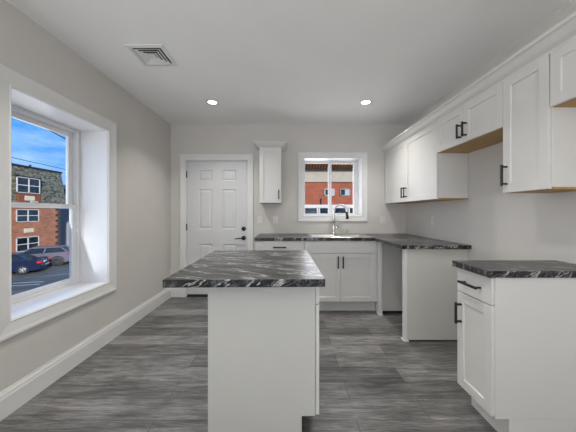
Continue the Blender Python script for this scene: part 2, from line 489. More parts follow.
# --- window over the sink
w2 = thing('window_2', 'white sliding window over the sink looking onto red brick', 'window', ((BX0 + BX1) / 2, YB, BZ0), kind='structure')
cx2 = (BX0 + BX1) / 2
def loc2(x0, x1, y0, y1, z0, z1): return (x0 - cx2, x1 - cx2, y0 - YB, y1 - YB, z0 - BZ0, z1 - BZ0)
bm = BM()
CAS2 = [(o * 0.80, h) for o, h in CAS]
sweep(bm, [(BX0, BZ0), (BX1, BZ0), (BX1, BZ1), (BX0, BZ1)], True, CAS2, lambda p, h: (p.x - cx2, -h, p.y - BZ0))
obj('casing', bm, 'trim', w2)
RD2 = 0.20; yf = YB + RD2
bm = BM()
box(bm, *loc2(BX0 - LN, BX0, YB, YB + TW - .01, BZ0 - LN, BZ1 + LN)); box(bm, *loc2(BX1, BX1 + LN, YB, YB + TW - .01, BZ0 - LN, BZ1 + LN))
box(bm, *loc2(BX0, BX1, YB, YB + TW - .01, BZ1, BZ1 + LN)); box(bm, *loc2(BX0, BX1, YB, YB + TW - .01, BZ0 - LN, BZ0))
obj('jamb', bm, 'vinyl', w2)
bm = BM(); rectframe(bm, 'y', yf, yf + .09, BX0, BX1, BZ0, BZ1, .016, .030, .010, .012, loc2)
obj('window_frame', bm, 'vinyl', w2)
xm = 0.665
bm = BM(); rectframe(bm, 'y', yf + .050, yf + .080, BX0 + .016, xm + .03, BZ0 + .010, BZ1 - .012, .016, .046, .020, .014, loc2)
s1 = obj('sash', bm, 'vinyl', w2)
obj('pane', B1(*loc2(BX0 + .03, xm - .01, yf + .063, yf + .067, BZ0 + .028, BZ1 - .022)), 'glass', s1)
bm = BM(); rectframe(bm, 'y', yf + .012, yf + .042, xm - .024, BX1 - .03, BZ0 + .010, BZ1 - .012, .052, .040, .026, .030, loc2)
s2 = obj('sash', bm, 'vinyl', w2)
obj('pane', B1(*loc2(xm + .02, BX1 - .065, yf + .025, yf + .029, BZ0 + .03, BZ1 - .036)), 'glass', s2)

# --- door
d1 = thing('door_1', 'white six-panel entry door with black lever handle and deadbolt', 'door', (DX0, YB, 0), kind='structure')
dw = DX1 - DX0
bm = BM()
sweep(bm, [(DX1 + .010, 0), (DX1 + .010, DZ1 + .010), (DX0 - .010, DZ1 + .010), (DX0 - .010, 0)], False,
      [(0, 0), (0, .014), (.010, .016), (.030, .014), (.070, .020), (.083, .020), (.088, .012), (.088, 0)],
      lambda p, h: (p.x - DX0, -h, p.y))
obj('casing', bm, 'trim', d1)
bm = BM()
box(bm, -ja, -.004, 0, .14, 0, DZ1 + ja); box(bm, dw + .004, dw + ja, 0, .14, 0, DZ1 + ja); box(bm, -.004, dw + .004, 0, .14, DZ1 + .004, DZ1 + ja)
obj('jamb', bm, 'trim', d1)
LY = 0.010; LZ = 0.035
rows = [(0.25, 0.788), (1.006, 1.604), (1.728, 1.895)]
cols = [(0.172, 0.376), (0.525, 0.734)]
bm = BM()
zs = [LZ] + [z for r in rows for z in r] + [DZ1]
box(bm, 0, dw, LY + .012, LY + .044, LZ, DZ1)
for a, c in ((0, cols[0][0]), (cols[0][1], cols[1][0]), (cols[1][1], dw)):
    box(bm, a, c, LY, LY + .013, LZ, DZ1)
for i in range(0, len(zs), 2):
    for c in cols: box(bm, c[0], c[1], LY, LY + .013, zs[i], zs[i + 1])
for z0, z1 in rows:
    for c0, c1 in cols:
        def ring(ins, y): return [bm.verts.new((x, y, z)) for x, z in ((c0 + ins, z0 + ins), (c1 - ins, z0 + ins), (c1 - ins, z1 - ins), (c0 + ins, z1 - ins))]
        r0, r1, r2, r3 = ring(0, LY), ring(.012, LY + .010), ring(.020, LY + .010), ring(.044, LY + .003)
        for a, b_ in ((r0, r1), (r1, r2), (r2, r3)):
            for k in range(4): bm.faces.new((a[k], a[(k + 1) % 4], b_[(k + 1) % 4], b_[k]))
        bm.faces.new(r3)
leaf = obj('door_leaf', bm, 'door', d1)
for z in (0.27, 1.04, 1.827):
    bm = BM(); cyl(bm, (-.004, LY - .006, z - .05), (-.004, LY - .006, z + .05), .007, n=12)
    box(bm, -.010, .003, LY - .003, LY + .004, z - .048, z + .048)
    obj('hinge', bm, 'black', d1)
kx = -0.655 - DX0
bm = BM(); lathe(bm, [(.034, LY), (.034, LY - .006), (.030, LY - .010), (.014, LY - .012), (.012, LY - .045), (.013, LY - .050), (.008, LY - .056)], (kx, 0, .876), 'y')
tube(bm, [(kx, LY - .048, .876), (kx - .03, LY - .050, .877), (kx - .08, LY - .050, .872), (kx - .125, LY - .046, .868)], [.010, .0095, .008, .0065])
obj('door_lever', bm, 'black', leaf)
bm = BM(); lathe(bm, [(.033, LY), (.033, LY - .008), (.028, LY - .014), (.010, LY - .015)], (kx, 0, 1.015), 'y')
box(bm, kx - .005, kx + .005, LY - .03, LY - .012, .997, 1.033, bev=.002)
obj('deadbolt', bm, 'black', leaf)
bm = BM(); box(bm, 0, dw, -.012, .10, 0, .012, bev=.004); box(bm, .002, dw - .002, LY + .004, .06, .012, LZ)
obj('threshold', bm, 'dark', d1, label='black door threshold and bottom sweep')

# --- baseboards
BASE = [(0, 0), (.016, 0), (.016, .122), (.013, .130), (.013, .140), (.010, .150), (.006, .156), (.006, .166), (0, .166)]
bm = BM(); sweep(bm, [(XL, YF), (XL, YB)], False, BASE, lambda p, h: (p.x, p.y, h))
struct('baseboard_left', bm, 'trim', 'tall white baseboard with stepped cap under the deep window', 'baseboard')
bm = BM(); sweep(bm, [(XL + .016, YB), (DX0 - .099, YB)], False, BASE, lambda p, h: (p.x, p.y, h))
struct('baseboard_back', bm, 'trim', 'short white baseboard piece between the corner and the door casing', 'baseboard')
bm = BM(); sweep(bm, [(XR, 2.50), (XR, 1.76)], False, BASE, lambda p, h: (p.x, p.y, h))
struct('baseboard_right', bm, 'trim', 'white baseboard in the gap between the two counters', 'baseboard')

# unseen slab added outside the front opening to keep direct sun off the floor
struct('sun_blocker', B1(XL - 4.5, XR + 4.5, YF - TW - 7.5, YF - TW, 2.45, 2.60), 'trim', 'unseen flat white slab added to block sun outside the front opening', 'sun blocker')

# ------------------------------------------------------------------ cabinets
# local frame: x along the front, y from the front of the box (0) to the wall, doors in front of y=0
DT = 0.020
def shaker(bm, x0, x1, z0, z1, st=0.058, y1=-0.001, t=DT - .001):
    y0 = y1 - t
    bv = .0014
    box(bm, x0, x0 + st, y0, y1, z0, z1, bev=bv); box(bm, x1 - st, x1, y0, y1, z0, z1, bev=bv)
    box(bm, x0 + st, x1 - st, y0, y1, z0, z0 + st, bev=bv); box(bm, x0 + st, x1 - st, y0, y1, z1 - st, z1, bev=bv)
    box(bm, x0 + st - .004, x1 - st + .004, y0 + .009, y1, z0 + st - .004, z1 - st + .004)

def slab(bm, x0, x1, z0, z1, y1=-0.001, t=DT - .001):
    box(bm, x0, x1, y1 - t, y1, z0, z1, bev=.0016)

def pull(parent, cx, cz, length, vertical, y=-DT):
    bm = BM(); h = length / 2; p = h * 0.80; so = 0.030
    if vertical:
        box(bm, cx - .0072, cx + .0072, y - so - .012, y - so, cz - h, cz + h, bev=.002)
        for s in (-p, p): box(bm, cx - .005, cx + .005, y - so - .002, y, cz + s - .006, cz + s + .006, bev=.001)
    else:
        box(bm, cx - h, cx + h, y - so - .012, y - so, cz - .0072, cz + .0072, bev=.002)
        for s in (-p, p): box(bm, cx + s - .006, cx + s + .006, y - so - .002, y, cz - .005, cz + .005, bev=.001)
    return obj('handle', bm, 'black', parent, label='black bar pull')

def door(parent, x0, x1, z0, z1, hx=None, hz=None, hl=.15):
    bm = BM(); shaker(bm, x0, x1, z0, z1); o = obj('door', bm, 'cab', parent)
    if hx is not None: pull(o, hx, hz, hl, True)
    return o

def drawer(parent, x0, x1, z0, z1, hl=.16, handle=True, name='drawer', shk=False):
    bm = BM(); slab(bm, x0, x1, z0, z1)
    o = obj(name, bm, 'cab', parent)
    if handle: pull(o, (x0 + x1) / 2, (z0 + z1) / 2, hl, False)
    return o

CT, CTH = 0.944, 0.037           # countertop top and thickness
BT = CT - CTH                    # top of base boxes
TK = 0.135                       # toe kick height
def base_box(parent, w, d, open_top=False):
    bm = BM()
    if open_top:
        zt_ = BT - .002
        box(bm, 0, w, 0, .012, TK, zt_); box(bm, 0, w, d - .012, d, TK, zt_); box(bm, 0, .016, .012, d - .012, TK, zt_)
        box(bm, w - .016, w, .012, d - .012, TK, zt_); box(bm, .016, w - .016, .012, d - .012, TK, TK + .016)
    else: box(bm, 0, w, 0, d, TK, BT - .002, bev=.001)
    obj('body', bm, 'cab', parent)
    bm = BM(); box(bm, 0, w, .075, d, 0, TK); obj('toe_kick', bm, 'cab', parent)

YC = 3.29
# drawer base next to the door
t = thing('base_cabinet', 'white base cabinet with drawers left of the sink cabinet under the dark worktop', 'cabinet', (-0.400, YC, 0))
base_box(t, .608, YB - YC - .002)
drawer(t, .003, .605, .752, .900); drawer(t, .003, .605, .452, .746); drawer(t, .003, .605, .146, .446)
# sink base
t = thing('sink_cabinet', 'white sink base cabinet with false drawer front and two shaker doors', 'cabinet', (0.210, YC, 0))
base_box(t, .915, YB - YC - .002, True)
drawer(t, .003, .890, .752, .900, handle=False, name='false_front')
door(t, .003, .448, .146, .746, .448 - .030, .640); door(t, .451, .890, .146, .746, .451 + .030, .640)
# corner filler post and corner panel that close the back run
t = thing('corner_panel', 'white corner panel with slim post at the inner end of the appliance gap', 'cabinet panel', (1.127, YC, 0))
bm = BM(); box(bm, .0, .036, -.085, .0, .012, BT - .002, bev=.003); box(bm, .0, .036, .0, .078, .0, BT - .002); obj('post', bm, 'trim', t)
bm = BM(); prism(bm, [(-.012, -.097), (.036, -.097), (.036, .0), (-.012, .0)], lambda p, h: (p[0], p[1], h), 0, .012)
obj('foot_moulding', bm, 'trim', t)
bm = BM(); box(bm, .037, XR - 1.127 - .002, -.030, -.012, .034, BT - .002); obj('panel', bm, 'cab', t)
bm = BM(); box(bm, .060, XR - 1.127 - .002, -.002, .03, 0, .034); obj('plinth', bm, 'dark', t)
# end panel of the return counter
t = thing('end_panel', 'wide white end panel carrying the short return of the worktop', 'cabinet panel', (1.138, 2.545, 0))
bm = BM(); box(bm, .026, XR - 1.138 - .002, .004, .022, .018, BT - .002); obj('panel', bm, 'panel', t)
bm = BM(); box(bm, 0, .028, 0, .055, .018, BT - .002, bev=.004); obj('post', bm, 'trim', t)
bm = BM(); box(bm, -.012, .040, -.012, .066, 0, .018, bev=.005); obj('foot_moulding', bm, 'trim', t)
bm = BM(); box(bm, .040, XR - 1.138 - .02, .010, .020, 0, .018); obj('shim', bm, 'dark', t)
# single cabinet on its own near the camera; front looks left, local x runs towards the camera
XC = 1.130
t = thing('base_cabinet', 'narrow freestanding white base cabinet with one drawer over one door against the side wall', 'cabinet', (XC, 1.716, 0), -PI / 2)
wn = 1.716 - 1.424
base_box(t, wn, XR - XC - .002)
drawer(t, .003, wn - .003, .752, .900, .16)
door(t, .003, wn - .003, .146, .746, .045, .618, .135)
# island: doors look right, local x runs away from the camera
IR = 0.018
ic, isn = math.cos(IR), math.sin(IR)
ICX, ICY = -0.211, 1.702
def isl(px, py): return (ICX + px * ic - py * isn, ICY + px * isn + py * ic)
t = thing('kitchen_island', 'white kitchen island cabinet standing alone on the grey floor', 'kitchen island', (*isl(.362, -.262), 0), PI / 2 + IR)
wi, di = .70, .592
bm = BM(); box(bm, 0, wi, .002, di, TK, BT - .002); box(bm, 0, wi, .077, di, 0, TK + .001); obj('body', bm, 'panel', t)
bm = BM(); box(bm, .004, wi - .004, -.001 + .003, .004, TK, BT - .004); obj('face_frame', bm, 'cab', t)
drawer(t, .002, wi / 2 - .002, .752, .900, .14); drawer(t, wi / 2 + .002, wi - .002, .752, .900, .14)
door(t, .002, wi / 2 - .002, .140, .746, wi / 2 - .032, .640); door(t, wi / 2 + .002, wi - .002, .140, .746, wi / 2 + .032, .640)
bm = BM(); box(bm, .02, wi - .02, .070, .077, 0, TK); obj('toe_kick', bm, 'dark', t, label='black toe kick board')

# --- wall cabinets
UB, UT = 1.388, 2.150
def wall_cab(name, label, loc, rz, w, d, zb, doors, hl=.13, hz=None):
    t = thing(name, label, 'cabinet', (loc[0], loc[1], zb), rz)
    h = UT - zb
    bm = BM(); box(bm, 0, w, 0, d, .012, h, bev=.001); obj('body', bm, 'cab', t)
    bm = BM(); box(bm, .001, w - .001, .001, d, .0, .0118); obj('bottom_panel', bm, 'rawwood', t, label='unpainted tan plywood underside')
    for x0, x1, hx in doors:
        door(t, x0, x1, .002, h - .008, hx, (.115 if hz is None else hz), hl)
    return t
XU = 1.470
du = XR - XU - .002
t = wall_cab('wall_cabinet', 'small white single-door wall cabinet with crown between door and sink window', (-0.386, 3.61), 0, .298, YB - 3.61 - .002, UB, [(.002, .296, .268)])
CR = [(-.0003, 0), (.0012, 0), (.0012, .014), (.012, .020), (.028, .030), (.055, .058), (.066, .064), (.074, .066), (.074, .084), (-.0003, .084)]
bm = BM()
sweep(bm, [(0, .298), (0, -.0212), (.298, -.0212), (.298, .298)], False, CR, lambda p, h: (p.x, p.y, h + .748))
obj('crown_moulding', bm, 'cab', t)
YU = [YB - .002, 2.546, 1.766, 1.452, .54]
w = YU[0] - YU[1]
sp = YU[0] - 3.226
wall_cab('wall_cabinet', 'white two-door wall cabinet in the far corner of the right-hand row', (XU, YU[0]), -PI / 2, w, du, UB, [(.010, sp - .0015, sp - .035), (sp + .0015, w - .002, sp + .035)])
w = YU[1] - YU[2]
wall_cab('wall_cabinet', 'short two-door wall cabinet raised over the range gap', (XU, YU[1]), -PI / 2, w, du, 1.835, [(.002, w / 2 - .0015, w / 2 - .034), (w / 2 + .0015, w - .002, w / 2 + .034)], .12, .10)
w = YU[2] - YU[3]
wall_cab('wall_cabinet', 'tall narrow single-door white wall cabinet right of the range gap', (XU, YU[2]), -PI / 2, w, du, UB, [(.002, w - .004, .036)], .14)
w = YU[3] - YU[4]
wall_cab('wall_cabinet', 'short white wall cabinet cut off by the right edge, beside the tall narrow one', (XU, YU[3]), -PI / 2, w, du, 1.840, [(.004, w / 2 - .0015, w / 2 - .034), (w / 2 + .0015, w - .002, w / 2 + .034)], .12, .10)
bm = BM(); xc = XU - .0212
sweep(bm, [(xc, YU[4]), (xc, YB - .001)], False, [(-o, h) for o, h in CR], lambda p, h: (p.x, p.y, h + 2.136))
box(bm, xc + .0005, XU + .02, YU[4], YB - .001, 2.1505, 2.20)
tag(obj('crown_moulding', bm, 'cab'), 'long white crown moulding along the tops of the right-hand wall cabinets', 'moulding')

# ------------------------------------------------------------------ worktops
SX0, SX1, SY0, SY1 = 0.285, 1.075, 3.305, 3.835
zb, zt = BT, CT
bm = BM()
fx = -.414; fy = 3.25
box(bm, fx, SX0 + .02, fy, YB, zb, zt); box(bm, SX0 + .02, SX1 - .02, fy, SY0 + .02, zb, zt)
box(bm, SX0 + .02, SX1 - .02, SY1 - .02, YB, zb, zt); box(bm, SX1 - .02, XR, fy, YB, zb, zt)
box(bm, 1.088, XR, 2.505, fy, zb, zt)
tag(obj('worktop', bm, 'counter'), 'L-shaped dark grey veined worktop around the sink and along the far wall', 'worktop')
bm = BM(); box(bm, 1.080, XR, 1.404, 1.722, zb, zt, bev=.002)
tag(obj('worktop', bm, 'counter'), 'short dark veined worktop on the narrow drawer-over-door cabinet against the side wall', 'worktop')
bm = BM(); box(bm, -.381, .381, -.475, .475, 0, CTH, bev=.002)
o = obj('worktop', bm, 'counter'); o.location = (ICX, ICY, zb); o.rotation_euler = (0, 0, IR)
tag(o, 'dark grey veined worktop overhanging the white kitchen island', 'worktop')

# ------------------------------------------------------------------ sink, faucet
t = thing('kitchen_sink', 'stainless steel double-bowl drop-in sink under the rear window', 'sink', ((SX0 + SX1) / 2, (SY0 + SY1) / 2, CT))
hw, hd = (SX1 - SX0) / 2, (SY1 - SY0) / 2
bm = BM()
def rrect(x0, x1, y0, y1, r, z, n=5):
    pts = []
    for cx, cy, a in ((x1 - r, y1 - r, 0), (x0 + r, y1 - r, PI / 2), (x0 + r, y0 + r, PI), (x1 - r, y0 + r, 1.5 * PI)):
        for i in range(n + 1):
            t_ = a + PI / 2 * i / n
            pts.append((cx + r * math.cos(t_), cy + r * math.sin(t_), z))
    return [bm.verts.new(p) for p in pts]
def bridge(a, b_, smooth=True):
    for k in range(len(a)):
        f = bm.faces.new((a[k], a[(k + 1) % len(a)], b_[(k + 1) % len(a)], b_[k])); f.smooth = smooth
# deck: outer rim with two bowl openings
o1 = rrect(-hw, hw, -hd, hd, .03, .0005); o2 = rrect(-hw + .004, hw - .004, -hd + .004, hd - .004, .028, .007)
o3 = rrect(-hw + .014, hw - .014, -hd + .014, hd - .014, .022, .008); o4 = rrect(-hw + .018, hw - .018, -hd + .018, hd - .018, .02, .004)
bridge(o1, o2); bridge(o2, o3); bridge(o3, o4)
bowls = [(-hw + .045, -.012), (.012, hw - .045)]
yb0, yb1 = -hd + .04, hd - .085
zd = .004
box(bm, -hw + .018, bowls[0][0], -hd + .018, hd - .018, zd - .003, zd); box(bm, bowls[0][1], bowls[1][0], -hd + .018, hd - .018, zd - .003, zd)
box(bm, bowls[1][1], hw - .018, -hd + .018, hd - .018, zd - .003, zd)
for a, c in bowls:
    box(bm, a, c, -hd + .018, yb0, zd - .003, zd); box(bm, a, c, yb1, hd - .018, zd - .003, zd)
obj('rim', bm, 'steel', t)
for a, c in bowls:
    bm = BM()
    r0 = rrect(a, c, yb0, yb1, .004, zd); r1 = rrect(a + .004, c - .004, yb0 + .004, yb1 - .004, .02, -.01)
    r2 = rrect(a + .012, c - .012, yb0 + .012, yb1 - .012, .05, -.16); r3 = rrect(a + .045, c - .045, yb0 + .045, yb1 - .045, .05, -.185)
    bridge(r0, r1); bridge(r1, r2); bridge(r2, r3); bm.faces.new(r3)
    bw = obj('bowl', bm, 'steel', t)
    bm = BM(); cxb = (a + c) / 2
    lathe(bm, [(.045, -.1845), (.045, -.181), (.035, -.180), (.032, -.184), (.004, -.184)], (cxb, (yb0 + yb1) / 2, 0))
    obj('drain', bm, 'steel', bw)

FX, FY = 0.672, 3.795
t = thing('kitchen_faucet', 'tall brushed steel gooseneck faucet with pull-down head behind the sink', 'faucet', (FX, FY, CT + .0046))
bm = BM(); lathe(bm, [(.030, 0), (.030, .006), (.024, .012), (.019, .020), (.0195, .10), (.018, .115), (.0155, .125)]); obj('base', bm, 'steel', t)
bm = BM()
dirv = Vector((0.95, -0.32, 0)).normalized(); R = .092
pts = [(0, 0, .10), (0, 0, .20), (0, 0, .325)]
for i in range(1, 15):
    a = PI * i / 14
    q = dirv * (R - R * math.cos(a)); pts.append((q.x, q.y, .325 + R * math.sin(a)))
q = dirv * (2 * R); pts.append((q.x, q.y, .31))
tube(bm, pts, .0145, 14); obj('spout', bm, 'steel', t)
bm = BM(); tube(bm, [(q.x, q.y, .318), (q.x, q.y, .30), (q.x + .004, q.y - .002, .26), (q.x + .008, q.y - .003, .215)], [.0155, .018, .0195, .021], 16)
obj('spray_head', bm, 'dark', t, label='dark grey pull-down spray head')
bm = BM(); cyl(bm, (.012, 0, .085), (.062, -.008, .085), .012, .011); tube(bm, [(.055, -.007, .085), (.066, -.010, .12), (.074, -.012, .165)], [.0075, .007, .006]); obj('handle', bm, 'steel', t)
t = thing('soap_dispenser', 'short steel soap dispenser beside the gooseneck faucet', 'soap dispenser', (FX + .20, FY + .005, CT + .0046))
bm = BM(); lathe(bm, [(.020, 0), (.020, .005), (.013, .010), (.011, .040), (.013, .046), (.013, .060), (.007, .064)], n=20); obj('body', bm, 'steel', t)
bm = BM(); tube(bm, [(0, 0, .056), (-.02, -.030, .062), (-.028, -.045, .054)], .005, 10); obj('nozzle', bm, 'steel', t)

# ------------------------------------------------------------------ wall plates
def wall_plate(label, loc, rz, w=.072, h=.116, rocker=True, gangs=1):
    t = thing('wall_plate', label, 'wall plate', loc, rz)
    bm = BM(); box(bm, -w / 2, w / 2, -.006, 0, -h / 2, h / 2, bev=.002); pl = obj('plate', bm, 'plate', t)
    for g in range(gangs):
        cx = (g - (gangs - 1) / 2) * .046
        bm = BM(); box(bm, cx - .0165, cx + .0165, -.0085, -.005, -.034, .034, bev=.001)
        if rocker: box(bm, cx - .013, cx + .013, -.0105, -.008, -.002, .030, bev=.001)
        else:
            for s in (-.016, .016): box(bm, cx - .012, cx + .012, -.0098, -.008, s - .011, s + .011, bev=.002)
        obj('insert', bm, 'plate', pl)
    return t
wall_plate('white switch plate on the back wall right beside the door casing', (-0.410, YB, 1.150), 0)
wall_plate('white wall plate under the small wall cabinet, nearer the sink window', (-0.180, YB, 1.150), 0, rocker=False)
wall_plate('white wall plate on the back wall right of the sink window', (1.425, YB, 1.149), 0, w=.086, rocker=False)
wall_plate('white wall plate on the side wall above the return worktop', (XR, 3.168, 1.160), -PI / 2, rocker=False)

# ------------------------------------------------------------------ ceiling fittings
def downlight(label, x, y, first=None):
    if first is None:
        t = thing('recessed_light', label, 'ceiling light', (x, y, ZC), group='recessed ceiling lights')
        bm = BM(); lathe(bm, [(.050, -.0005), (.050, -.004), (.056, -.007), (.072, -.004), (.076, 0)], n=40, cap=False); obj('trim_ring', bm, 'trim', t)
        bm = BM(); lathe(bm, [(.0005, -.005), (.050, -.004)], n=40, cap=False); obj('lens', bm, 'lens', t)
    else: t = dup(first, (x, y, ZC), label)
    light('recessed_and_fill_lamp', 'AREA', (x, y, ZC - .012), (0, 0, 0), LAMP, (1.0, .96, .90), shape='DISK', size=.12, spread=math.radians(115))
    return t
dl = downlight('round recessed ceiling light nearer the air vent and the door', -0.895, 3.12)
downlight('round recessed ceiling light nearer the long row of wall cabinets', 0.930, 3.12, dl)
for lx in (-0.895, 0.40):          # fill lamps without fittings, added above the frame over mid-room
    for ly in (1.45,):
        light('recessed_and_fill_lamp', 'AREA', (lx, ly, ZC - .012), (0, 0, 0), 6.0, (1.0, .96, .90), shape='DISK', size=.12, spread=math.radians(115))

t = thing('ceiling_vent', 'square white four-way louvred air vent in the ceiling', 'vent', (-1.125, 2.193, ZC))
def sq(bm, r0, z0, r1, z1):
    a = [bm.verts.new((s * r0, q * r0, z0)) for s, q in ((-1, -1), (1, -1), (1, 1), (-1, 1))]
    b_ = [bm.verts.new((s * r1, q * r1, z1)) for s, q in ((-1, -1), (1, -1), (1, 1), (-1, 1))]
    for k in range(4): bm.faces.new((a[k], a[(k + 1) % 4], b_[(k + 1) % 4], b_[k]))
bm = BM(); sq(bm, .148, -.0005, .146, -.008); sq(bm, .146, -.008, .118, -.012); sq(bm, .118, -.012, .112, -.002); obj('frame', bm, 'trim', t)
bm = BM(); box(bm, -.112, .112, -.112, .112, -.0022, -.0008); obj('duct_opening', bm, 'dark', t)
for r in (.104, .078, .052):
    bm = BM(); sq(bm, r - .020, -.003, r, -.012); sq(bm, r, -.012, r, -.014); sq(bm, r, -.014, r - .021, -.0045); obj('louvre', bm, 'trim', t)
bm = BM(); box(bm, -.026, .026, -.026, .026, -.012, -.003); obj('centre_plate', bm, 'trim', t)

# ------------------------------------------------------------------ outside
GZ = -3.20
struct('ground', B1(-60, 40, -20, 70, GZ - .3, GZ), 'asphalt', 'grey asphalt street and parking area outside the windows', 'ground')

# --- brick apartment house across the street
FXP = -25.5
ap = thing('apartment_building', 'orange brick apartment house with shingled mansard roof seen through the deep window', 'building', (FXP, 25, GZ))
def lb(x0, x1, y0, y1, z0, z1): return (x0 - FXP, x1 - FXP, y0 - 25, y1 - 25, z0 - GZ, z1 - GZ)
Y0A, Y1A = 12.0, 29.4
bm = BM(); box(bm, *lb(FXP - 9, FXP, Y0A, Y1A, GZ, 1.72)); obj('wall', bm, 'brick_side', ap)
bm = BM(); box(bm, *lb(FXP - 9.1, FXP + .12, Y0A, Y1A + .78, 1.70, 2.12), bev=.02); obj('cornice', bm, 'concrete', ap, label='pale grey cornice band')
bm = BM()
A = [(FXP + .02, Y0A, 2.12), (FXP + .02, Y1A + .75, 2.12), (FXP - 9, Y1A + .75, 2.12), (FXP - 9, Y0A, 2.12)]
Bq = [(FXP - .75, Y0A, 5.80), (FXP - .75, Y1A + 1.0, 5.80), (FXP - 8, Y1A + 1.0, 5.80), (FXP - 8, Y0A, 5.80)]
va = [bm.verts.new((p[0] - FXP, p[1] - 25, p[2] - GZ)) for p in A]; vb = [bm.verts.new((p[0] - FXP, p[1] - 25, p[2] - GZ)) for p in Bq]
for k in range(4): bm.faces.new((va[k], va[(k + 1) % 4], vb[(k + 1) % 4], vb[k]))
bm.faces.new(vb); bm.faces.new(va[::-1])
obj('mansard_roof', bm, 'shingle', ap, label='mottled grey-green shingled mansard slope')
bm = BM(); box(bm, *lb(FXP - 8.1, FXP - .65, Y0A, Y1A + 1.06, 5.78, 5.95)); obj('roof_edge', bm, 'dark', ap)
def win(y0, y1, z0, z1, x=FXP, rail=True):
    bm = BM(); fw = .07
    box(bm, *lb(x - .05, x + .06, y0, y0 + fw, z0, z1)); box(bm, *lb(x - .05, x + .06, y1 - fw, y1, z0, z1))
    box(bm, *lb(x - .05, x + .06, y0, y1, z0, z0 + fw)); box(bm, *lb(x - .05, x + .06, y0, y1, z1 - fw, z1))
    ym = (y0 + y1) / 2
    box(bm, *lb(x - .05, x + .06, ym - .05, ym + .05, z0, z1))
    zq = (z0 + z1) / 2
    box(bm, *lb(x - .05, x + .04, y0, y1, zq - .035, zq + .035))
    f = obj('window', bm, 'white_out', ap)
    bm = BM(); box(bm, *lb(x - .03, x + .015, y0 + .05, y1 - .05, z0 + .05, z1 - .05)); obj('pane', bm, 'darkpane', f)
for yy in (24.60, 19.2):
    win(yy, yy + 2.25, .33, 1.58); win(yy, yy + 2.25, -2.5, -1.12)
    # dormer in the mansard
    bm = BM(); box(bm, *lb(FXP - 2, FXP + .10, yy + .15, yy + 2.35, 2.12, 3.10)); obj('dormer_wall', bm, 'brown_brick', ap, label='brown brick wall below the dormer window')
    bm = BM(); box(bm, *lb(FXP - 2, FXP + .02, yy - .05, yy + 2.45, 3.10, 4.75)); box(bm, *lb(FXP - 2, FXP + .22, yy - .15, yy + 2.55, 4.75, 4.86))
    obj('dormer', bm, 'shingle', ap)
    win(yy, yy + 2.3, 3.14, 4.66, FXP + .05)
    for z0, z1 in ((2.42, 2.88), (-.72, -.30)):
        bm = BM(); box(bm, *lb(FXP, FXP + (.14 if z0 > 0 else .05), yy + .72, yy + 1.72, z0, z1), bev=.02); obj('plaque', bm, 'cream', ap, label='cream stone plaque')
bm = BM()
for i in range(16):
    w_ = .62 if i % 2 else .34
    z = GZ + .05 + i * .305
    box(bm, *lb(FXP - .2, FXP + .03, Y1A - w_, Y1A + .03, z, z + .27))
obj('quoin', bm, 'quoin', ap, label='staggered dark brick corner quoins')
bm = BM(); cyl(bm, (-2, 3.0, 9.0), (-2, 3.0, 9.55), .10, n=10); obj('vent_pipe', bm, 'dark', ap)

# house beyond, seen past the apartment corner
hs = thing('house', 'grey house just beyond the apartment building corner', 'building', (-30, 38, GZ))
bm = BM(); box(bm, -4, 4, -4, 6, 0, 6.2); obj('wall', bm, 'concrete', hs)
bm = BM(); prism(bm, [(-4.3, 6.2), (4.3, 6.2), (0, 8.2)], lambda p, h: (p[0], h, p[1]), -4.3, 6.3); obj('roof', bm, 'shingle', hs)
for z in (1.0, 3.8):
    bm = BM(); box(bm, 3.95, 4.05, -2, -.6, z, z + 1.4); f = obj('window', bm, 'white_out', hs)
    bm = BM(); box(bm, 4.0, 4.08, -1.9, -.7, z + .1, z + 1.3); obj('pane', bm, 'darkpane', f)

# --- parked cars: local x points to the tail, y across, z up
def wheel(parent, x, y, r, side, rimmat):
    bm = BM(); hw_ = .11
    lathe(bm, [(r * .62, -hw_), (r * .9, -hw_), (r, -hw_ * .6), (r, hw_ * .6), (r * .9, hw_), (r * .62, hw_)], (x, y, r), 'y', 28)
    wo = obj('wheel', bm, 'tyre', parent)
    bm = BM(); yo = side * (hw_ + .004)
    lathe(bm, [(r * .62, 0), (r * .60, .008), (r * .55, -.004)], (x, y + yo, r), 'y', 28, cap=False)
    for k in range(5):
        a = 2 * PI * k / 5
        p0 = (x + .04 * math.cos(a), y + yo, r + .04 * math.sin(a)); p1 = (x + r * .58 * math.cos(a), y + yo, r + r * .58 * math.sin(a))
        cyl(bm, p0, p1, .035, .028, 8)
    cyl(bm, (x, y + yo - .01, r), (x, y + yo + .012, r), .06, n=12)
    obj('rim', bm, rimmat, wo)

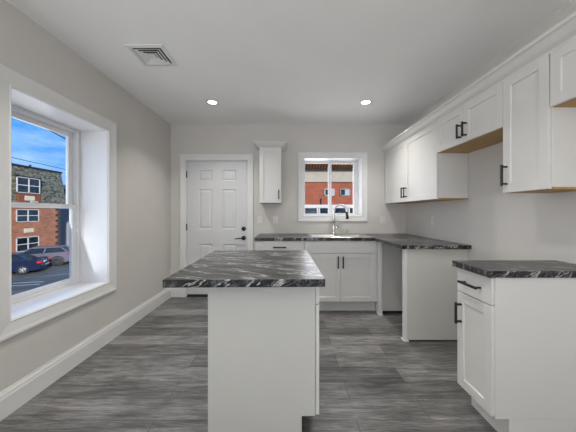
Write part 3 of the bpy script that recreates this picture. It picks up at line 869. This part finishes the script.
def car(name, label, loc, rz, paintm, L, Wd, prof, cabin, glass_top, wr, wheels, tail_z, rimmat, suv):
    t = thing(name, label, 'car', loc, rz)
    hw_ = Wd / 2
    bm = BM()
    # lofted body: side outline narrowed towards the sill and the shoulder
    secs = [(-1.0, .93), (-.96, 1.0), (.96, 1.0), (1.0, .93)]
    rings = []
    for s, k in secs:
        zc = .62
        rings.append([bm.verts.new((x * (.985 if abs(s) == 1 else 1), s * hw_, zc + (z - zc) * k)) for x, z in prof])
    for a, b_ in zip(rings, rings[1:]):
        for k in range(len(prof)):
            f = bm.faces.new((a[k], a[(k + 1) % len(prof)], b_[(k + 1) % len(prof)], b_[k])); f.smooth = False
    bm.faces.new(rings[0][::-1]); bm.faces.new(rings[-1])
    obj('body', bm, paintm, t)
    # glasshouse and roof
    (b0, b1, zb_), (t0, t1, zt_) = cabin
    def cring(x0, x1, hy, z): return [bm.verts.new(p) for p in ((x0, -hy, z), (x1, -hy, z), (x1, hy, z), (x0, hy, z))]
    bm = BM()
    a = cring(b0, b1, hw_ * .94, zb_); c = cring(t0, t1, hw_ * .74, zt_)
    for k in range(4): bm.faces.new((a[k], a[(k + 1) % 4], c[(k + 1) % 4], c[k]))
    bm.faces.new(c); bm.faces.new(a[::-1])
    obj('glass', bm, 'car_glass', t)
    bm = BM()
    a = cring(t0 - .06, t1 + .06, hw_ * .765, zt_ - .02); c = cring(t0 + .04, t1 - .04, hw_ * .70, zt_ + .055)
    for k in range(4): bm.faces.new((a[k], a[(k + 1) % 4], c[(k + 1) % 4], c[k]))
    bm.faces.new(c); bm.faces.new(a[::-1])
    for s in (-1, 1):
        for xb, xt in ((b0, t0), (b1, t1), ((b0 + b1) / 2, (t0 + t1) / 2)):
            tube(bm, [(xb, s * hw_ * .945, zb_ - .01), (xt, s * hw_ * .75, zt_)], .045 if not suv else .06, 6)
    obj('roof', bm, paintm, t)
    for x in wheels:
        for s in (-1, 1): wheel(t, x, s * (hw_ - .10), wr, s, rimmat)
    for x in wheels:
        for s in (-1, 1):
            bm = BM(); lathe(bm, [(wr * 1.02, 0), (wr * (1.24 if suv else 1.12), 0), (wr * (1.24 if suv else 1.12), s * .03)], (x, s * (hw_ + .001), wr), 'y', 28, cap=False)
            obj('wheel_arch', bm, 'dark', t)
    xr = max(p[0] for p in prof); xfn = min(p[0] for p in prof)
    for s in (-1, 1):
        bm = BM(); box(bm, xr - .24, xr + .012, s * hw_ * .97 - .15, s * hw_ * .97 + .06 * s if s > 0 else s * hw_ * .97 + .15, tail_z, tail_z + .17, bev=.02) if s > 0 else box(bm, xr - .24, xr + .012, -hw_ * .97 - .06, -hw_ * .97 + .18, tail_z, tail_z + .17, bev=.02)
        obj('tail_light', bm, 'tail', t)
        bm = BM(); box(bm, xfn - .01, xfn + .25, s * hw_ * .80 - .16, s * hw_ * .80 + .16, tail_z - .12, tail_z + .02, bev=.02); obj('headlight', bm, 'lampglass', t)
    bm = BM(); box(bm, xr - .10, xr + .06, -hw_ * .9, hw_ * .9, .38, .56, bev=.03); obj('bumper', bm, 'dark' if suv else paintm, t)
    bm = BM(); box(bm, xr - .02, xr + .02, -.26, .26, tail_z - .02, tail_z + .12, bev=.01); obj('number_plate', bm, 'lampglass', t)
    return t
CA = math.atan2(.45, .89)
sed = [(-2.35, .35), (-2.38, .55), (-2.25, .72), (-1.2, .90), (-.9, .93), (1.35, .98), (2.1, 1.02), (2.28, .95), (2.33, .62), (2.30, .32), (1.9, .22), (-2.0, .22)]
car('sedan', 'dark blue sedan parked tail towards the street, in front of the grey SUV', (-20.55, 18.95, GZ), CA, 'blue_car', 4.7, 1.78, sed,
    ((-1.0, 1.62, .95), (-.25, .90, 1.40)), None, .33, (-1.38, 1.32), .74, 'rim', False)
suvp = [(-2.25, .40), (-2.28, .75), (-2.15, .95), (-1.15, 1.08), (1.9, 1.16), (2.18, 1.12), (2.25, .80), (2.24, .40), (1.9, .28), (-2.0, .28)]
car('suv', 'lavender grey SUV parked beside the blue sedan below the brick building', (-20.75, 22.0, GZ), CA, 'grey_car', 4.5, 1.86, suvp,
    ((-1.15, 2.05, 1.10), (-.40, 1.50, 1.54)), None, .38, (-1.36, 1.34), .92, 'dark_rim', True)

# painted parking marks
bm = BM()
def stripe(p0, p1, w_, z=GZ + .004):
    p0, p1 = Vector(p0), Vector(p1); d = (p1 - p0).normalized(); n_ = Vector((-d.y, d.x)) * w_ / 2
    vs = [bm.verts.new((q.x, q.y, z)) for q in (p0 - n_, p1 - n_, p1 + n_, p0 + n_)]
    bm.faces.new(vs)
stripe((-17.3, 16.5), (-15.7, 16.9), .14); stripe((-17.0, 15.8), (-15.4, 16.3), .14); stripe((-18.0, 17.9), (-12.0, 21.0), .06)
struct('road_marking', bm, 'white_out', 'faded white painted lines on the asphalt', 'road marking')

# overhead wires
bm = BM(); tube(bm, [(-10, 4.0, 5.95), (-10, 8.0, 5.22), (-10, 10.5, 4.80), (-10, 11.6, 4.61), (-10, 16, 4.1)], .022, 8)
tag(obj('overhead_wire', bm, 'dark'), 'thick black overhead wire crossing the top of the sky', 'wire')
bm = BM(); tube(bm, [(-21, 8, 6.0), (-21, 20, 5.45), (-21, 26, 5.30), (-21, 36, 5.2)], .022, 8)
tag(obj('overhead_wire', bm, 'dark'), 'thin overhead wire just above the shingled roofline', 'wire')

# --- red brick building behind, seen through the sink window
RY = 25.0
rb = thing('brick_building', 'red brick building with deep timber eave seen through the sink window', 'building', (4, RY, GZ))
def lr(x0, x1, y0, y1, z0, z1): return (x0 - 4, x1 - 4, y0 - RY, y1 - RY, z0 - GZ, z1 - GZ)
bm = BM(); box(bm, *lr(-6, 14, RY, RY + 8, GZ, 4.22)); obj('wall', bm, 'brick_red', rb)
bm = BM(); box(bm, *lr(-6, 14, RY - .06, RY + 8, 4.22, 5.35)); box(bm, *lr(-6, 14, RY - .14, RY, 4.16, 4.30)); obj('frieze', bm, 'beige_out', rb, label='beige frieze band under the eave')
bm = BM(); prism(bm, [(-1.3, 5.78), (0, 5.40), (4, 5.40), (4, 5.60), (0, 5.60), (-1.3, 5.95)], lambda p, h: (h, p[0], p[1] - GZ), -10, 10); obj('soffit', bm, 'soffit', rb)
bm = BM(); box(bm, *lr(-6, 14, RY - 1.42, RY - 1.30, 5.66, 6.05)); obj('fascia', bm, 'white_out', rb)
for i in range(40):
    x = -1.0 + i * .26
    bm = BM(); prism(bm, [(-1.3, 5.64), (-.06, 5.30), (-.06, 5.42), (-1.3, 5.80)], lambda p, h: (h - 4, p[0], p[1] - GZ), x, x + .12); obj('rafter', bm, 'rafter', rb)
def rwin(x0, x1, z0, z1, mat='white_out', blind=True, fw=.07):
    bm = BM(); y = RY
    box(bm, *lr(x0, x0 + fw, y - .08, y + .05, z0, z1)); box(bm, *lr(x1 - fw, x1, y - .08, y + .05, z0, z1))
    box(bm, *lr(x0, x1, y - .08, y + .05, z0, z0 + fw)); box(bm, *lr(x0, x1, y - .08, y + .05, z1 - fw, z1))
    f = obj('window', bm, mat, rb)
    bm = BM(); box(bm, *lr(x0 + .04, x1 - .04, y - .03, y + .02, z0 + .04, z1 - .04)); obj('pane', bm, 'darkpane', f)
    if blind:
        bm = BM(); xmid = x0 + (x1 - x0) * .48
        box(bm, *lr(xmid, x1 - fw, y - .045, y - .02, z0 + fw, z1 - fw)); obj('blind', bm, 'curtain', f)
rwin(5.02, 5.98, 2.86, 3.52, 'concrete'); rwin(3.52, 4.48, 2.86, 3.52)
bm = BM(); box(bm, *lr(-6, 14, RY - .12, RY, 1.72, 2.0)); box(bm, *lr(-6, 14, RY - .12, RY, .6, 1.0)); obj('window_band', bm, 'white_out', rb, label='white band framing the lower windows')
for i in range(9):
    x = 1.55 + (i - 2) * 1.42
    rwin(x, x + 1.36, .95, 1.80, 'white_out', False, .12)
bm = BM(); cyl(bm, (3.20 - 4, -.06, 6.4 - .6), (3.20 - 4, -.06, 5.0), .05, n=8); obj('conduit', bm, 'dark', rb)
